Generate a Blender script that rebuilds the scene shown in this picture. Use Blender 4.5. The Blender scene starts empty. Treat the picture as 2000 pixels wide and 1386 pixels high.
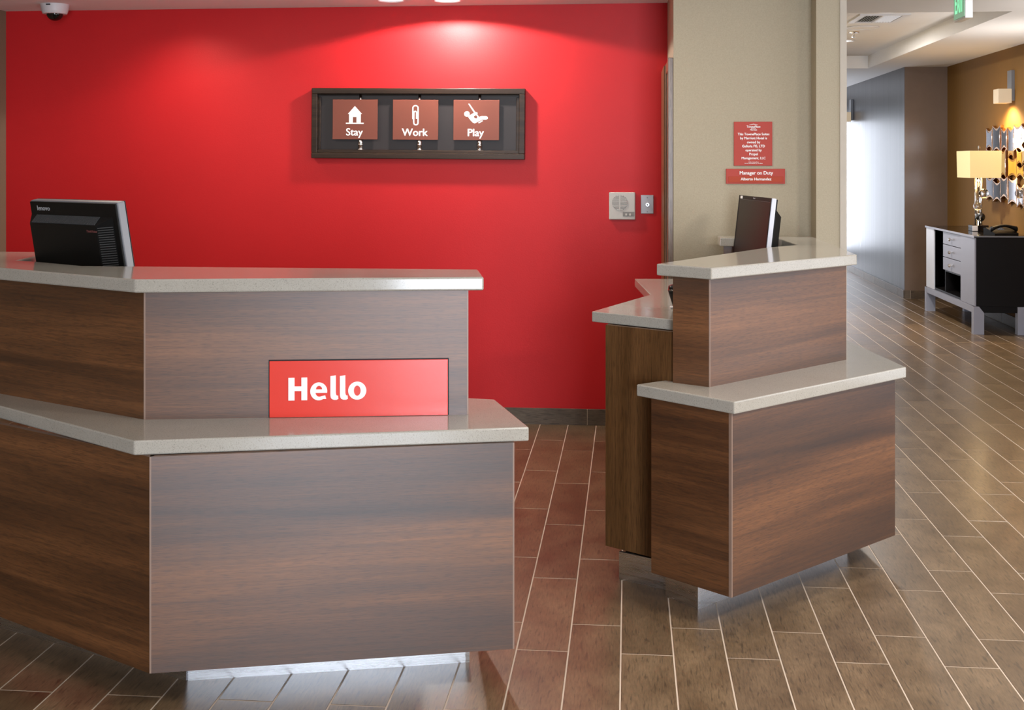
import bpy, bmesh, math, random
from mathutils import Vector, Matrix
random.seed(7)
R = math.radians
sc = bpy.context.scene
C = sc.collection

# ------------------------------------------------------------------ camera
cam_d = bpy.data.cameras.new('camera')
cam = bpy.data.objects.new('camera', cam_d); C.objects.link(cam)
cam.location = (0, 0, 1.5)
cam.rotation_euler = (R(90), 0, math.atan(227/2340))
cam_d.sensor_width = 36; cam_d.lens = 2340/2000*36
cam_d.shift_y = -(693-318)/2000
cam_d.clip_start = 0.05; cam_d.clip_end = 200
sc.camera = cam

# ------------------------------------------------------------------ world, exposure, daylight
w = bpy.data.worlds.new('world'); sc.world = w; w.use_nodes = True
w.node_tree.nodes['Background'].inputs[0].default_value = (0.80, 0.88, 1.0, 1)
w.node_tree.nodes['Background'].inputs[1].default_value = 0.6
vs = sc.view_settings
sc.display_settings.display_device = 'sRGB'
vs.view_transform = 'Standard'; vs.look = 'None'; vs.gamma = 1; vs.use_curve_mapping = False
vs.exposure = 0.28

def light(name, kind, loc, power, color=(1, 1, 1), rot=(0, 0, 0), **kw):
    d = bpy.data.lights.new(name, kind); d.energy = power; d.color = color
    for k, v in kw.items(): setattr(d, k, v)
    o = bpy.data.objects.new(name, d); C.objects.link(o); o.location = loc; o.rotation_euler = rot
    return o
WARM = (1.0, 0.90, 0.76); COOL = (0.80, 0.88, 1.0); NEUT = (1.0, 0.95, 0.89)
# daylight through an assumed glazed entrance behind the camera and assumed glazed corridor end
light('entrance_daylight', 'AREA', (1.3, -3.9, 1.3), 350, COOL, (R(90), 0, 0), shape='RECTANGLE', size=1.8, size_y=2.3)
light('added_side_fill', 'AREA', (3.46, 3.9, 1.3), 45, COOL, (R(90), 0, R(90)), shape='RECTANGLE', size=3.0, size_y=2.1)  # unseen cool fill added at the right wall for the right desk's sheen
light('corridor_daylight', 'AREA', (2.55, 20.3, 1.15), 46, (0.84, 0.89, 1.0), (R(90), 0, R(180)), shape='RECTANGLE', size=0.9, size_y=2.1)
light('added_corridor_fill', 'AREA', (1.05, 17.0, 1.15), 60, (0.84, 0.89, 1.0), (R(90), 0, R(-90)), shape='RECTANGLE', size=4.0, size_y=1.9)  # no window here: cool fill added to brighten the dark wall and corridor floor
# assumed lobby and alcove downlights, all out of frame
for x, y, p in ((0.9, 1.2, 30), (2.4, 2.4, 85), (2.4, 5.8, 44), (-2.4, 1.6, 6)):
    light('lobby_downlight', 'AREA', (x, y, 2.545), p, NEUT, shape='DISK', size=0.5)
for x, y, p in ((-2.4, 5.4, 11), (-0.35, 4.9, 10)):
    light('alcove_downlight', 'AREA', (x, y, 2.395), p, WARM, shape='DISK', size=0.4)
light('added_alcove_fill', 'AREA', (-1.1, 4.3, 0.98), 12, (1.0, 0.97, 0.95), (R(180), 0, 0), shape='DISK', size=0.4)  # bodiless light added behind the desk to brighten the alcove ceiling
light('added_corridor_downlight', 'AREA', (1.7, 11.2, 2.68), 70, NEUT, shape='DISK', size=0.3)  # unseen lamp added to brighten the corridor
# unseen fill lights added out of frame to brighten the right-hand ceiling
light('added_ceiling_fill', 'AREA', (3.1, 7.9, 1.75), 6, (1.0, 0.96, 0.92), (R(180-25), 0, 0), shape='DISK', size=0.4)
light('added_ceiling_fill', 'AREA', (3.15, 9.6, 1.60), 9, (1.0, 0.95, 0.90), (R(180-15), 0, 0), shape='DISK', size=0.4)

# ------------------------------------------------------------------ helpers
def wm(o):
    return (wm(o.parent) @ o.matrix_parent_inverse @ o.matrix_basis) if o.parent else o.matrix_basis.copy()
def put(o, parent=None, mw=None):
    C.objects.link(o)
    if parent is not None:
        o.parent = parent; o.matrix_parent_inverse = wm(parent).inverted()
    if mw is not None: o.matrix_basis = mw
    return o
def obj(name, bm, mat=None, parent=None, mw=None, smooth=False, kind=None):
    """link a bmesh as one mesh object; without mw its origin goes to its own base"""
    bmesh.ops.recalc_face_normals(bm, faces=bm.faces)
    if mw is None:
        vs_ = [v.co for v in bm.verts]
        c = Vector(((min(v.x for v in vs_)+max(v.x for v in vs_))/2, (min(v.y for v in vs_)+max(v.y for v in vs_))/2, min(v.z for v in vs_)))
        bmesh.ops.translate(bm, vec=-c, verts=bm.verts); mw = Matrix.Translation(c)
    me = bpy.data.meshes.new(name); bm.to_mesh(me); bm.free()
    if smooth:
        for p in me.polygons: p.use_smooth = True
    if mat: me.materials.append(mat)
    o = bpy.data.objects.new(name, me); put(o, parent, mw)
    if kind: o['kind'] = kind
    return o
def tag(o, label, cat, group=None):
    o['label'] = label; o['category'] = cat
    if group: o['group'] = group
    return o
def thing(name, label, cat, loc, rotz=0, group=None):
    o = bpy.data.objects.new(name, None); C.objects.link(o); o.empty_display_size = 0.1
    o.matrix_basis = Matrix.Translation(loc) @ Matrix.Rotation(rotz, 4, 'Z')
    return tag(o, label, cat, group)
def T(*v): return Matrix.Translation(v)
def box(bm, c, s, M=None, bev=0.0):
    r = bmesh.ops.create_cube(bm, size=1)
    vs_ = r['verts']
    bmesh.ops.scale(bm, vec=s, verts=vs_)
    if bev > 0:
        es = list({e for v in vs_ for e in v.link_edges})
        r2 = bmesh.ops.bevel(bm, geom=es, offset=bev, segments=2, affect='EDGES', profile=0.5)
        vs_ = list({v for f in r2['faces'] for v in f.verts} | {v for v in vs_ if v.is_valid})
    bmesh.ops.translate(bm, vec=c, verts=vs_)
    if M is not None: bmesh.ops.transform(bm, matrix=M, verts=vs_)
    return bm
def B(c, s, M=None, bev=0.0): return box(bmesh.new(), c, s, M, bev)
def span(x0, x1, y0, y1, z0, z1, bev=0.0):
    return B(((x0+x1)/2, (y0+y1)/2, (z0+z1)/2), (abs(x1-x0), abs(y1-y0), abs(z1-z0)), None, bev)
def addspan(bm, x0, x1, y0, y1, z0, z1, bev=0.0):
    return box(bm, ((x0+x1)/2, (y0+y1)/2, (z0+z1)/2), (abs(x1-x0), abs(y1-y0), abs(z1-z0)), None, bev)
def cyl(bm, p0, p1, r0, r1=None, seg=24):
    r1 = r0 if r1 is None else r1
    p0 = Vector(p0); p1 = Vector(p1); d = p1-p0
    q = d.to_track_quat('Z', 'Y').to_matrix().to_4x4()
    bmesh.ops.create_cone(bm, cap_ends=True, segments=seg, radius1=r0, radius2=r1, depth=d.length, matrix=T(*((p0+p1)/2)) @ q)
    return bm
def lathe(bm, prof, seg=32, M=None):
    rings = []
    for r, z in prof:
        if r < 1e-6: rings.append([bm.verts.new((0, 0, z))])
        else: rings.append([bm.verts.new((r*math.cos(2*math.pi*i/seg), r*math.sin(2*math.pi*i/seg), z)) for i in range(seg)])
    for a, b in zip(rings, rings[1:]):
        for i in range(seg):
            j = (i+1) % seg
            if len(a) == 1 and len(b) == 1: continue
            if len(a) == 1: bm.faces.new((a[0], b[i], b[j]))
            elif len(b) == 1: bm.faces.new((a[i], a[j], b[0]))
            else: bm.faces.new((a[i], a[j], b[j], b[i]))
    if M is not None: bmesh.ops.transform(bm, matrix=M, verts=[v for rg in rings for v in rg])
    return bm
def prism(pts, z0, z1, bev=0.0, seg=2):
    bm = bmesh.new()
    a = [bm.verts.new((x, y, z0)) for x, y in pts]; b = [bm.verts.new((x, y, z1)) for x, y in pts]
    bm.faces.new(a[::-1]); bm.faces.new(b); n = len(pts)
    for i in range(n): bm.faces.new((a[i], a[(i+1) % n], b[(i+1) % n], b[i]))
    bmesh.ops.recalc_face_normals(bm, faces=bm.faces)
    if bev: bmesh.ops.bevel(bm, geom=list(bm.edges), offset=bev, segments=seg, affect='EDGES', profile=0.5)
    return bm
def flat_from_loops(name, loops, mat, parent, mw, depth=0.0006):
    """flat print: closed outlines (holes by even-odd) filled in the local XY plane"""
    cu = bpy.data.curves.new(name, 'CURVE'); cu.dimensions = '2D'; cu.fill_mode = 'BOTH'; cu.extrude = depth
    for lp in loops:
        s = cu.splines.new('POLY'); s.points.add(len(lp)-1); s.use_cyclic_u = True
        for p, (x, y) in zip(s.points, lp): p.co = (x, y, 0, 1)
    return curve_to_mesh(name, cu, mat, parent, mw)
def curve_to_mesh(name, cu, mat, parent, mw):
    tmp = bpy.data.objects.new(name+'_src', cu); C.objects.link(tmp)
    dg = bpy.context.evaluated_depsgraph_get()
    me = bpy.data.meshes.new_from_object(tmp.evaluated_get(dg))
    bpy.data.objects.remove(tmp); bpy.data.curves.remove(cu)
    me.name = name; me.materials.clear(); me.materials.append(mat)
    return put(bpy.data.objects.new(name, me), parent, mw)
def text(name, body, size, mat, parent, mw, bold=0.0, align='CENTER', spacing=1.0, line=1.0, depth=0.0004, xs=1.0):
    cu = bpy.data.curves.new(name, 'FONT'); cu.body = body; cu.size = size; cu.align_x = align; cu.align_y = 'CENTER'
    cu.extrude = depth; cu.space_character = spacing; cu.space_line = line; cu.resolution_u = 4
    o = curve_to_mesh(name, cu, mat, parent, mw @ Matrix.Diagonal((xs, 1, 1, 1)))
    if bold:        # heavier strokes: the same outlines laid again a hair to each side
        bm = bmesh.new(); d = bold*size
        for k, (dx, dy) in enumerate(((-d, 0), (d, 0), (0, -d*0.7), (0, d*0.7))):
            n0 = len(bm.verts); bm.from_mesh(o.data); bm.verts.ensure_lookup_table()
            bmesh.ops.translate(bm, vec=(dx, dy, 0.00012*(k+1)), verts=bm.verts[n0:])
        bm.to_mesh(o.data); bm.free()
    return o
FRONT = Matrix(((1, 0, 0, 0), (0, 0, -1, 0), (0, 1, 0, 0), (0, 0, 0, 1)))     # local XY -> wall facing -Y
def frame2(p0, p1):
    """matrix: local X along p0->p1 on plan, local Y to the left of it, Z up, origin p0"""
    d = (Vector(p1)-Vector(p0)).normalized()
    return Matrix(((d.x, -d.y, 0, p0[0]), (d.y, d.x, 0, p0[1]), (0, 0, 1, 0), (0, 0, 0, 1)))
def ell(cx, cy, rx, ry, a0=0, a1=360, n=24):
    return [(cx+rx*math.cos(R(a0+(a1-a0)*i/n)), cy+ry*math.sin(R(a0+(a1-a0)*i/n))) for i in range(n+(1 if abs(a1-a0) < 360 else 0))]
def ribbon(pts, wd):
    L, Rr = [], []
    for i, p in enumerate(pts):
        a = Vector(pts[max(i-1, 0)]); b = Vector(pts[min(i+1, len(pts)-1)]); d = (b-a).normalized(); n = Vector((-d.y, d.x))*wd/2
        L.append(tuple(Vector(p)+n)); Rr.append(tuple(Vector(p)-n))
    return L+Rr[::-1]

# ------------------------------------------------------------------ materials
class NT:
    def __init__(s, name):
        s.m = bpy.data.materials.new(name); s.m.use_nodes = True; s.t = s.m.node_tree; s.n = s.t.nodes
        s.p = s.n['Principled BSDF']
    def node(s, typ, **kw):
        nd = s.n.new(typ)
        for k, v in kw.items():
            if k.startswith('i_'): nd.inputs[k[2:].replace('_', ' ')].default_value = v
            else: setattr(nd, k, v)
        return nd
    def link(s, a, b): s.t.links.new(a, b)
    def ramp(s, fac, stops, interp='LINEAR'):
        r = s.n.new('ShaderNodeValToRGB'); r.color_ramp.interpolation = interp
        els = r.color_ramp.elements
        while len(els) < len(stops): els.new(0.5)
        for e, (p, c) in zip(els, stops): e.position = p; e.color = (*c, 1) if len(c) == 3 else c
        s.link(fac, r.inputs[0]); return r.outputs[0]
    def noise(s, vec, scale=5, detail=3, rough=0.5, dist=0.0):
        nd = s.node('ShaderNodeTexNoise'); nd.inputs['Scale'].default_value = scale; nd.inputs['Detail'].default_value = detail
        nd.inputs['Roughness'].default_value = rough; nd.inputs['Distortion'].default_value = dist
        s.link(vec, nd.inputs['Vector']); return nd.outputs['Fac']
    def mapped(s, sca, vec=None, rot=(0, 0, 0)):
        mp = s.node('ShaderNodeMapping'); mp.inputs['Scale'].default_value = sca; mp.inputs['Rotation'].default_value = rot
        s.link(vec if vec is not None else s.coord(), mp.inputs['Vector']); return mp.outputs[0]
    def coord(s, out='Object'): return s.node('ShaderNodeTexCoord').outputs[out]
    def mix(s, a, b, fac, mode='MIX'):
        m = s.node('ShaderNodeMix', data_type='RGBA', blend_type=mode)
        for sock, v in ((m.inputs[0], fac), (m.inputs[6], a), (m.inputs[7], b)):
            if hasattr(v, 'links'): s.link(v, sock)
            else: sock.default_value = v if not isinstance(v, tuple) else ((*v, 1) if len(v) == 3 else v)
        return m.outputs[2]
    def math(s, op, a, b=None):
        m = s.node('ShaderNodeMath', operation=op)
        for i, v in enumerate((a, b)):
            if v is None: continue
            if hasattr(v, 'links'): s.link(v, m.inputs[i])
            else: m.inputs[i].default_value = v
        return m.outputs[0]
    def bump(s, h, strength=0.2, dist=0.002):
        b = s.node('ShaderNodeBump'); b.inputs['Strength'].default_value = strength; b.inputs['Distance'].default_value = dist
        s.link(h, b.inputs['Height']); s.link(b.outputs[0], s.p.inputs['Normal'])
    def set(s, **kw):
        for k, v in kw.items():
            sock = s.p.inputs[k.replace('_', ' ')]
            if hasattr(v, 'links'): s.link(v, sock)
            else: sock.default_value = (*v, 1) if isinstance(v, tuple) and len(v) == 3 else v
        return s.m

def plain(name, col, rough=0.5, metal=0.0, bump=0.0, bscale=200, var=0.08, **kw):
    n = NT(name)
    f = n.noise(n.coord(), 9, 3)
    c = n.mix(tuple(max(0, x*(1-var)) for x in col), tuple(min(1, x*(1+var)) for x in col), f)
    if bump: n.bump(n.noise(n.coord(), bscale, 2), bump, 0.002)
    return n.set(Base_Color=c, Roughness=rough, Metallic=metal, **kw)

def wood(name, dark, mid, lite, axis='X', rough=0.33, band=5.5, seed=0.0, spec=0.35):
    n = NT(name)
    co = n.node('ShaderNodeVectorMath', operation='ADD'); n.link(n.coord(), co.inputs[0]); co.inputs[1].default_value = (seed, seed*0.7, seed*1.3)
    v = co.outputs[0]
    big = (0.42, 0.42, band) if axis == 'X' else (band, band, 0.35)
    fine = (3.0, 3.0, 150) if axis == 'X' else (150, 150, 2.5)
    pore = (26, 26, 420) if axis == 'X' else (420, 420, 20)
    nb = n.noise(n.mapped(big, v, (0, R(-4), 0)), 1.0, 3, 0.55, 0.5)
    nf = n.noise(n.mapped(fine, v), 1.0, 5, 0.65)
    npo = n.noise(n.mapped(pore, v), 1.0, 2, 0.5)
    c = n.ramp(nb, [(0.32, dark), (0.50, mid), (0.68, lite)])
    k = n.ramp(nf, [(0.25, (0.62,)*3), (0.75, (1.30,)*3)])
    c = n.mix(c, k, 1.0, 'MULTIPLY')
    k2 = n.ramp(npo, [(0.36, (0.55,)*3), (0.50, (1.0,)*3)])
    c = n.mix(c, k2, 0.8, 'MULTIPLY')
    n.bump(npo, 0.10, 0.001)
    return n.set(Base_Color=c, Roughness=rough, Specular_IOR_Level=spec)

M = {}
def redwall():
    n = NT('red_paint'); v = n.coord()
    n.bump(n.noise(v, 130, 3), 0.12, 0.003)
    return n.set(Base_Color=n.mix((0.50, 0.0075, 0.0105), (0.56, 0.009, 0.0125), n.noise(v, 3, 2)), Roughness=0.55, Specular_IOR_Level=0.38)
M['red'] = redwall()
def beige(name, a, b):
    n = NT(name); v = n.coord()
    f = n.noise(n.mapped((160, 160, 160), v), 1, 3, 0.6)
    n.bump(f, 0.35, 0.002)
    return n.set(Base_Color=n.mix(a, b, f), Roughness=0.75)
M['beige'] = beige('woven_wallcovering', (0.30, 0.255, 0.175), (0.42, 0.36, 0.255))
M['beige_dark'] = beige('brown_beige_paint', (0.17, 0.12, 0.075), (0.22, 0.16, 0.10))  # darker brown-beige of the left wall
M['pale_trim'] = plain('pale_corner_paint', (0.42, 0.37, 0.30), 0.6)
M['ceiling'] = plain('ceiling_paint', (0.80, 0.795, 0.79), 0.85, bump=0.1, bscale=90, var=0.02)
M['gold'] = plain('ochre_paint', (0.20, 0.105, 0.028), 0.7, bump=0.05, var=0.04, Specular_IOR_Level=0.2)
M['brown_gloss'] = plain('brown_gloss_wallcovering', (0.15, 0.105, 0.08), 0.22, bump=0.02, var=0.1)
def darkwall():
    n = NT('dark_striated_wallcovering')
    f = n.noise(n.mapped((9, 9, 0.12)), 1, 4, 0.6)
    f2 = n.noise(n.mapped((60, 60, 0.3)), 1, 3, 0.6)
    c = n.mix(n.ramp(f, [(0.3, (0.020, 0.019, 0.023)), (0.7, (0.045, 0.043, 0.050))]), n.ramp(f2, [(0.3, (0.8,)*3), (0.7, (1.1,)*3)]), 1.0, 'MULTIPLY')
    r = n.ramp(f2, [(0.2, (0.26,)*3), (0.8, (0.36,)*3)])
    return n.set(Base_Color=c, Roughness=r)
M['darkwall'] = darkwall()
def quartz():
    n = NT('grey_quartz'); v = n.coord()
    a = n.noise(v, 330, 2, 0.6); b = n.noise(v, 520, 2, 0.6)
    base = n.mix((0.335, 0.31, 0.262), (0.40, 0.375, 0.325), n.noise(v, 7, 3))
    c = n.mix(base, n.ramp(a, [(0.30, (0.60,)*3), (0.42, (1.0,)*3), (0.64, (1.0,)*3), (0.72, (1.22,)*3)]), 1.0, 'MULTIPLY')
    c = n.mix(c, n.ramp(b, [(0.33, (0.78,)*3), (0.43, (1.0,)*3)]), 1.0, 'MULTIPLY')
    return n.set(Base_Color=c, Roughness=0.12)
M['quartz'] = quartz()
DK, MD, LT = (0.030, 0.0098, 0.0024), (0.080, 0.0280, 0.0068), (0.168, 0.064, 0.0190)
M['wood'] = wood('walnut_laminate_across', DK, MD, LT, 'X', 0.45, 5.5, 1.7, 0.95)
M['wood2'] = wood('walnut_laminate_across_b', DK, MD, LT, 'X', 0.45, 6.0, 8.3, 0.95)
M['wood3'] = wood('walnut_laminate_across_c', DK, MD, LT, 'X', 0.45, 7.0, 4.1, 0.95)
M['wood_v'] = wood('walnut_laminate_upright', (0.05, 0.022, 0.007), (0.085, 0.038, 0.012), (0.13, 0.06, 0.021), 'Z', 0.38, 5.0, 2.2)
M['edge'] = plain('pale_edge_band', (0.24, 0.16, 0.12), 0.4)
def brushed(name, col, rough=0.25):
    n = NT(name); f = n.noise(n.mapped((3, 3, 300)), 1, 3)
    return n.set(Base_Color=n.mix(tuple(c*0.85 for c in col), col, f), Roughness=n.ramp(f, [(0.2, (rough*0.8,)*3), (0.8, (rough*1.3,)*3)]), Metallic=1.0)
M['steel'] = brushed('brushed_steel', (0.82, 0.82, 0.84), 0.27)
M['switch_steel'] = plain('satin_steel', (0.42, 0.42, 0.44), 0.5, 0.7, var=0.1)
M['chrome'] = plain('chrome', (0.85, 0.85, 0.86), 0.07, 1.0, var=0.02)
M['silver'] = plain('silver_lacquer', (0.30, 0.30, 0.35), 0.45, 0.3, var=0.03)
M['white_metal'] = plain('white_metal', (0.75, 0.75, 0.77), 0.4, var=0.02)
M['black'] = plain('black_plastic', (0.0045, 0.0045, 0.0045), 0.45, var=0.1, Specular_IOR_Level=0.2)
M['screen'] = plain('screen_glass', (0.014, 0.007, 0.007), 0.3, var=0.05, Specular_IOR_Level=0.15)
M['black_gloss'] = plain('black_gloss', (0.006, 0.005, 0.005), 0.12, var=0.1)
M['black_panel'] = plain('black_lacquer', (0.006, 0.005, 0.005), 0.35, var=0.1, Specular_IOR_Level=0.15)
M['vent_grey'] = plain('vent_grey', (0.05, 0.05, 0.05), 0.5)
M['rim_grey'] = plain('rim_grey', (0.16, 0.165, 0.18), 0.4)
M['rim_silver'] = plain('rim_silver', (0.62, 0.63, 0.69), 0.35)
M['white'] = plain('white_print', (0.86, 0.86, 0.84), 0.5, var=0.01)
M['grey_print'] = plain('grey_print', (0.35, 0.35, 0.36), 0.5, var=0.01)
M['red_print'] = plain('dull_red_print', (0.16, 0.05, 0.045), 0.5, var=0.01)
M['hello_red'] = plain('red_acrylic', (0.66, 0.042, 0.026), 0.2, var=0.02)
M['notice_red'] = plain('notice_red', (0.40, 0.060, 0.045), 0.6, var=0.02, Specular_IOR_Level=0.2)
M['notice_orange'] = plain('insert_orange', (0.38, 0.055, 0.026), 0.6, var=0.02, Specular_IOR_Level=0.2)
M['frame_wood'] = wood('dark_frame_wood', (0.016, 0.0085, 0.0048), (0.028, 0.015, 0.0085), (0.042, 0.024, 0.014), 'X', 0.38, 30, 3)
M['frame_back'] = plain('frame_backing', (0.018, 0.013, 0.013), 0.5, var=0.15)
M['copper_plate'] = plain('rust_brown_plate', (0.165, 0.042, 0.023), 0.5, var=0.06)
M['plate_white'] = plain('off_white_plastic', (0.52, 0.50, 0.45), 0.45, var=0.02)
M['grille_grey'] = plain('grille_grey', (0.24, 0.235, 0.22), 0.6)
M['door_wood'] = wood('honey_door_wood', (0.13, 0.062, 0.028), (0.19, 0.095, 0.042), (0.24, 0.125, 0.06), 'Z', 0.35, 8, 6)
M['casing_face'] = wood('casing_wood', (0.17, 0.12, 0.085), (0.22, 0.155, 0.115), (0.27, 0.195, 0.15), 'Z', 0.3, 8, 9)
M['grout'] = plain('floor_grout', (0.52, 0.42, 0.33), 0.9, var=0.08)
M['copper_rim'] = plain('copper_rim', (0.50, 0.30, 0.17), 0.2, 1.0, var=0.05)
M['mirror'] = plain('tinted_mirror', (0.62, 0.60, 0.64), 0.06, 1.0, var=0.02)
M['mirror_lamp_reflection'] = plain('lamp_reflection_mirror', (0.85, 0.55, 0.08), 0.12, 0.7, var=0.02)  # yellow lamp reflection painted into the mirror colour
M['dome'] = plain('smoked_dome', (0.004, 0.004, 0.004), 0.05, var=0.1)
M['dome_white'] = plain('camera_white', (0.62, 0.60, 0.61), 0.4, var=0.02)
M['glass'] = NT('clear_crystal').set(Base_Color=(0.97, 0.98, 1.0), Roughness=0.02, Transmission_Weight=1.0, IOR=1.5)
def pane():
    n = NT('clear_pane'); tr = n.n.new('ShaderNodeBsdfTransparent'); gl = n.n.new('ShaderNodeBsdfGlossy'); gl.inputs['Roughness'].default_value = 0.02
    fr = n.n.new('ShaderNodeFresnel'); mx = n.n.new('ShaderNodeMixShader'); out = n.n['Material Output']
    n.link(fr.outputs[0], mx.inputs[0]); n.link(tr.outputs[0], mx.inputs[1]); n.link(gl.outputs[0], mx.inputs[2]); n.link(mx.outputs[0], out.inputs['Surface'])
    return n.m
M['pane_glass'] = pane()
def emis(name, col, strength, base=(0.8, 0.8, 0.8)):
    return NT(name).set(Base_Color=base, Emission_Color=col, Emission_Strength=strength, Roughness=0.5)
M['lens'] = emis('lit_lens', (1, 0.98, 0.92), 6)
M['tray_lens'] = emis('lit_tray_lens', (1, 0.98, 0.95), 3)
def shade():
    n = NT('linen_shade')
    f = n.noise(n.mapped((90, 90, 90)), 1, 2)
    return n.set(Base_Color=(0.42, 0.35, 0.24), Emission_Color=n.mix((1.0, 0.67, 0.22), (1.0, 0.72, 0.26), f), Emission_Strength=0.5, Roughness=0.8)
M['shade'] = shade()
M['sconce_glass'] = emis('sconce_glass', (1.0, 0.70, 0.36), 0.22, (0.45, 0.40, 0.33))
M['exit_face'] = emis('exit_face', (0.35, 0.80, 0.50), 0.25, (0.28, 0.42, 0.33))
M['exit_green'] = emis('exit_green', (0.30, 0.95, 0.52), 0.75, (0.1, 0.6, 0.3))

def tile_mat(name, src, ramp_lo, ramp_hi, axis='Y', rough=0.36):
    n = NT(name)
    if src == 'object': rnd = n.node('ShaderNodeObjectInfo').outputs['Random']
    else: rnd = n.node('ShaderNodeNewGeometry').outputs['Random Per Island']
    off = n.node('ShaderNodeCombineXYZ'); n.link(n.math('MULTIPLY', rnd, 37.0), off.inputs[0]); n.link(n.math('MULTIPLY', rnd, 91.0), off.inputs[1])
    ad = n.node('ShaderNodeVectorMath', operation='ADD'); n.link(n.coord(), ad.inputs[0]); n.link(off.outputs[0], ad.inputs[1]); v = ad.outputs[0]
    st = (1, 0.12, 1) if axis == 'Y' else (0.12, 1, 1)
    fine = n.noise(n.mapped(tuple(190*s for s in st), v), 1, 4, 0.62)
    dash = n.noise(n.mapped(tuple(130*s for s in st), v), 1, 2, 0.5, 0.6)
    blot = n.noise(n.mapped((9, 5, 9), v), 1, 3, 0.55)
    c = n.ramp(blot, [(0.30, ramp_lo), (0.70, ramp_hi)])
    c = n.mix(c, n.ramp(fine, [(0.25, (0.66,)*3), (0.75, (1.28,)*3)]), 1.0, 'MULTIPLY')
    c = n.mix(c, n.ramp(dash, [(0.30, (0.50,)*3), (0.44, (1.0,)*3)]), 0.9, 'MULTIPLY')
    tone = n.ramp(rnd, [(0.0, (0.82, 0.80, 0.78)), (0.5, (1.0, 1.0, 1.0)), (1.0, (1.12, 1.13, 1.15))])
    c = n.mix(c, tone, 1.0, 'MULTIPLY')
    n.bump(fine, 0.06, 0.001)
    return n.set(Base_Color=c, Specular_IOR_Level=0.4, Coat_Weight=0.18, Coat_Roughness=0.17, Roughness=n.ramp(blot, [(0.3, (rough*0.97,)*3), (0.7, (rough*1.03,)*3)]))
TL, TH = (0.098, 0.060, 0.030), (0.172, 0.112, 0.060)
M['tile'] = tile_mat('wood_look_tile', 'object', TL, TH)
M['tile_far'] = tile_mat('wood_look_tile_joined', 'island', TL, TH)
M['base_tile'] = tile_mat('skirting_tile', 'object', (0.085, 0.062, 0.042), (0.12, 0.09, 0.062), 'X', 0.45)

# ------------------------------------------------------------------ the setting
def struct(name, bm, mat, parent=None, mw=None):
    o = obj(name, bm, mat, parent, mw)
    if parent is None: o['kind'] = 'structure'
    return o
XL, YR, XG = -3.72, 6.87, 3.50
floor = struct('floor', span(XL-0.1, 5.2, -4.2, 20.2, -0.12, -0.0009), M['grout'])
struct('wall_back', span(XL-0.1, 0.32, YR, YR+0.12, -0.003, 2.52), M['red'])
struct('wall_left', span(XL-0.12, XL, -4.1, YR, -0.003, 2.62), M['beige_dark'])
struct('wall_center', span(0.222, 1.02, 5.95, 6.86, -0.003, 2.75), M['beige'])
struct('wall_corridor_left', span(0.34, 1.02, 6.86, 20.0, -0.003, 2.75), M['beige'])
col = struct('wall_column', span(0.888, 1.026, 5.80, 5.95, -0.003, 2.62), M['beige'])
struct('trim_1', span(0.998, 1.029, 5.794, 5.95, -0.003, 2.60), M['pale_trim'])
struct('wall_right', span(XG, XG+0.12, -4.1, 13.6, -0.003, 2.62), M['gold'])
struct('wall_end', span(3.042, XG+0.12, 13.6, 13.72, -0.003, 2.62), M['brown_gloss'])
struct('wall_corridor_right', span(3.04, 3.16, 13.604, 20.0, -0.003, 2.62), M['darkwall'])
# assumed glazed far end of the corridor: piers and head round the opening
wf = struct('wall_far', span(1.02, 3.16, 20.0, 20.1, 2.42, 2.75), M['beige'])
win = struct('window_1', span(1.02, 3.04, 20.0, 20.05, 2.36, 2.42), M['rim_grey'])
obj('sill', span(1.02, 3.04, 20.0, 20.06, 0.0, 0.06), M['rim_grey'], win)
for x in (1.05, 2.03, 3.01): obj('mullion', span(x-0.025, x+0.025, 20.0, 20.05, 0.06, 2.36), M['rim_grey'], win)
for x0, x1 in ((1.075, 2.005), (2.055, 2.985)): obj('pane', span(x0, x1, 20.02, 20.026, 0.06, 2.36), M['pane_glass'], win)
wb = struct('wall_front', span(XL-0.1, -0.85, -4.1, -4.0, -0.003, 2.62), M['beige'])
struct('wall_front_head', span(-0.85, XG+0.1, -4.1, -4.0, 2.47, 2.62), M['beige'])
# ceilings
def ceil_box(n, *a): return struct(n, span(*a), M['ceiling'])
ceil_box('ceiling', XL-0.1, XG+0.1, -4.1, 3.6, 2.56, 2.66)
ceil_box('ceiling_alcove', XL-0.1, 0.9, 3.6, YR+0.1, 2.41, 2.66)
ceil_box('ceiling_lobby', 0.9, XG+0.1, 3.6, 8.68, 2.56, 2.66)
ceil_box('ceiling_soffit', 2.675, XG+0.1, 8.68, 13.75, 2.56, 2.80)
ceil_box('ceiling_corridor', 0.9, 3.2, 13.75, 20.1, 2.56, 2.80)
ceil_box('ceiling_tray', 0.3, 2.675, 8.68, 13.75, 2.70, 2.80)
struct('trim_2', span(0.85, 0.95, 3.55, 5.8, 2.40, 2.57), M['ceiling'])

# skirting tiles
def skirting(name, p0, p1, h=0.09, th=0.012, first=0.3, mat='base_tile'):
    Mx = frame2(p0, p1); L = (Vector(p1)-Vector(p0)).length
    core = struct(name, span(0, L, 0.002, th*0.7, 0, h-0.001), M['grout'], None, Mx)
    x = first-0.6435
    while x < L:
        a, b = max(x+0.002, 0), min(x+0.6415, L)
        if b-a > 0.02:
            obj('tile', span(a, b, 0.002, th, 0.002, h, 0.0015), M[mat], core, Mx.copy())
        x += 0.6435
skirting('baseboard_back', (0.30, YR), (XL, YR), 0.093, first=0.533)
skirting('baseboard_corridor', (3.04, 13.60), (3.04, 20.0), 0.093, first=0.3)
skirting('baseboard_end', (XG, 13.6), (3.042, 13.6), 0.093, first=0.4)
skirting('baseboard_right', (XG, -4.0), (XG, 13.58), 0.10, first=0.2)

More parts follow.
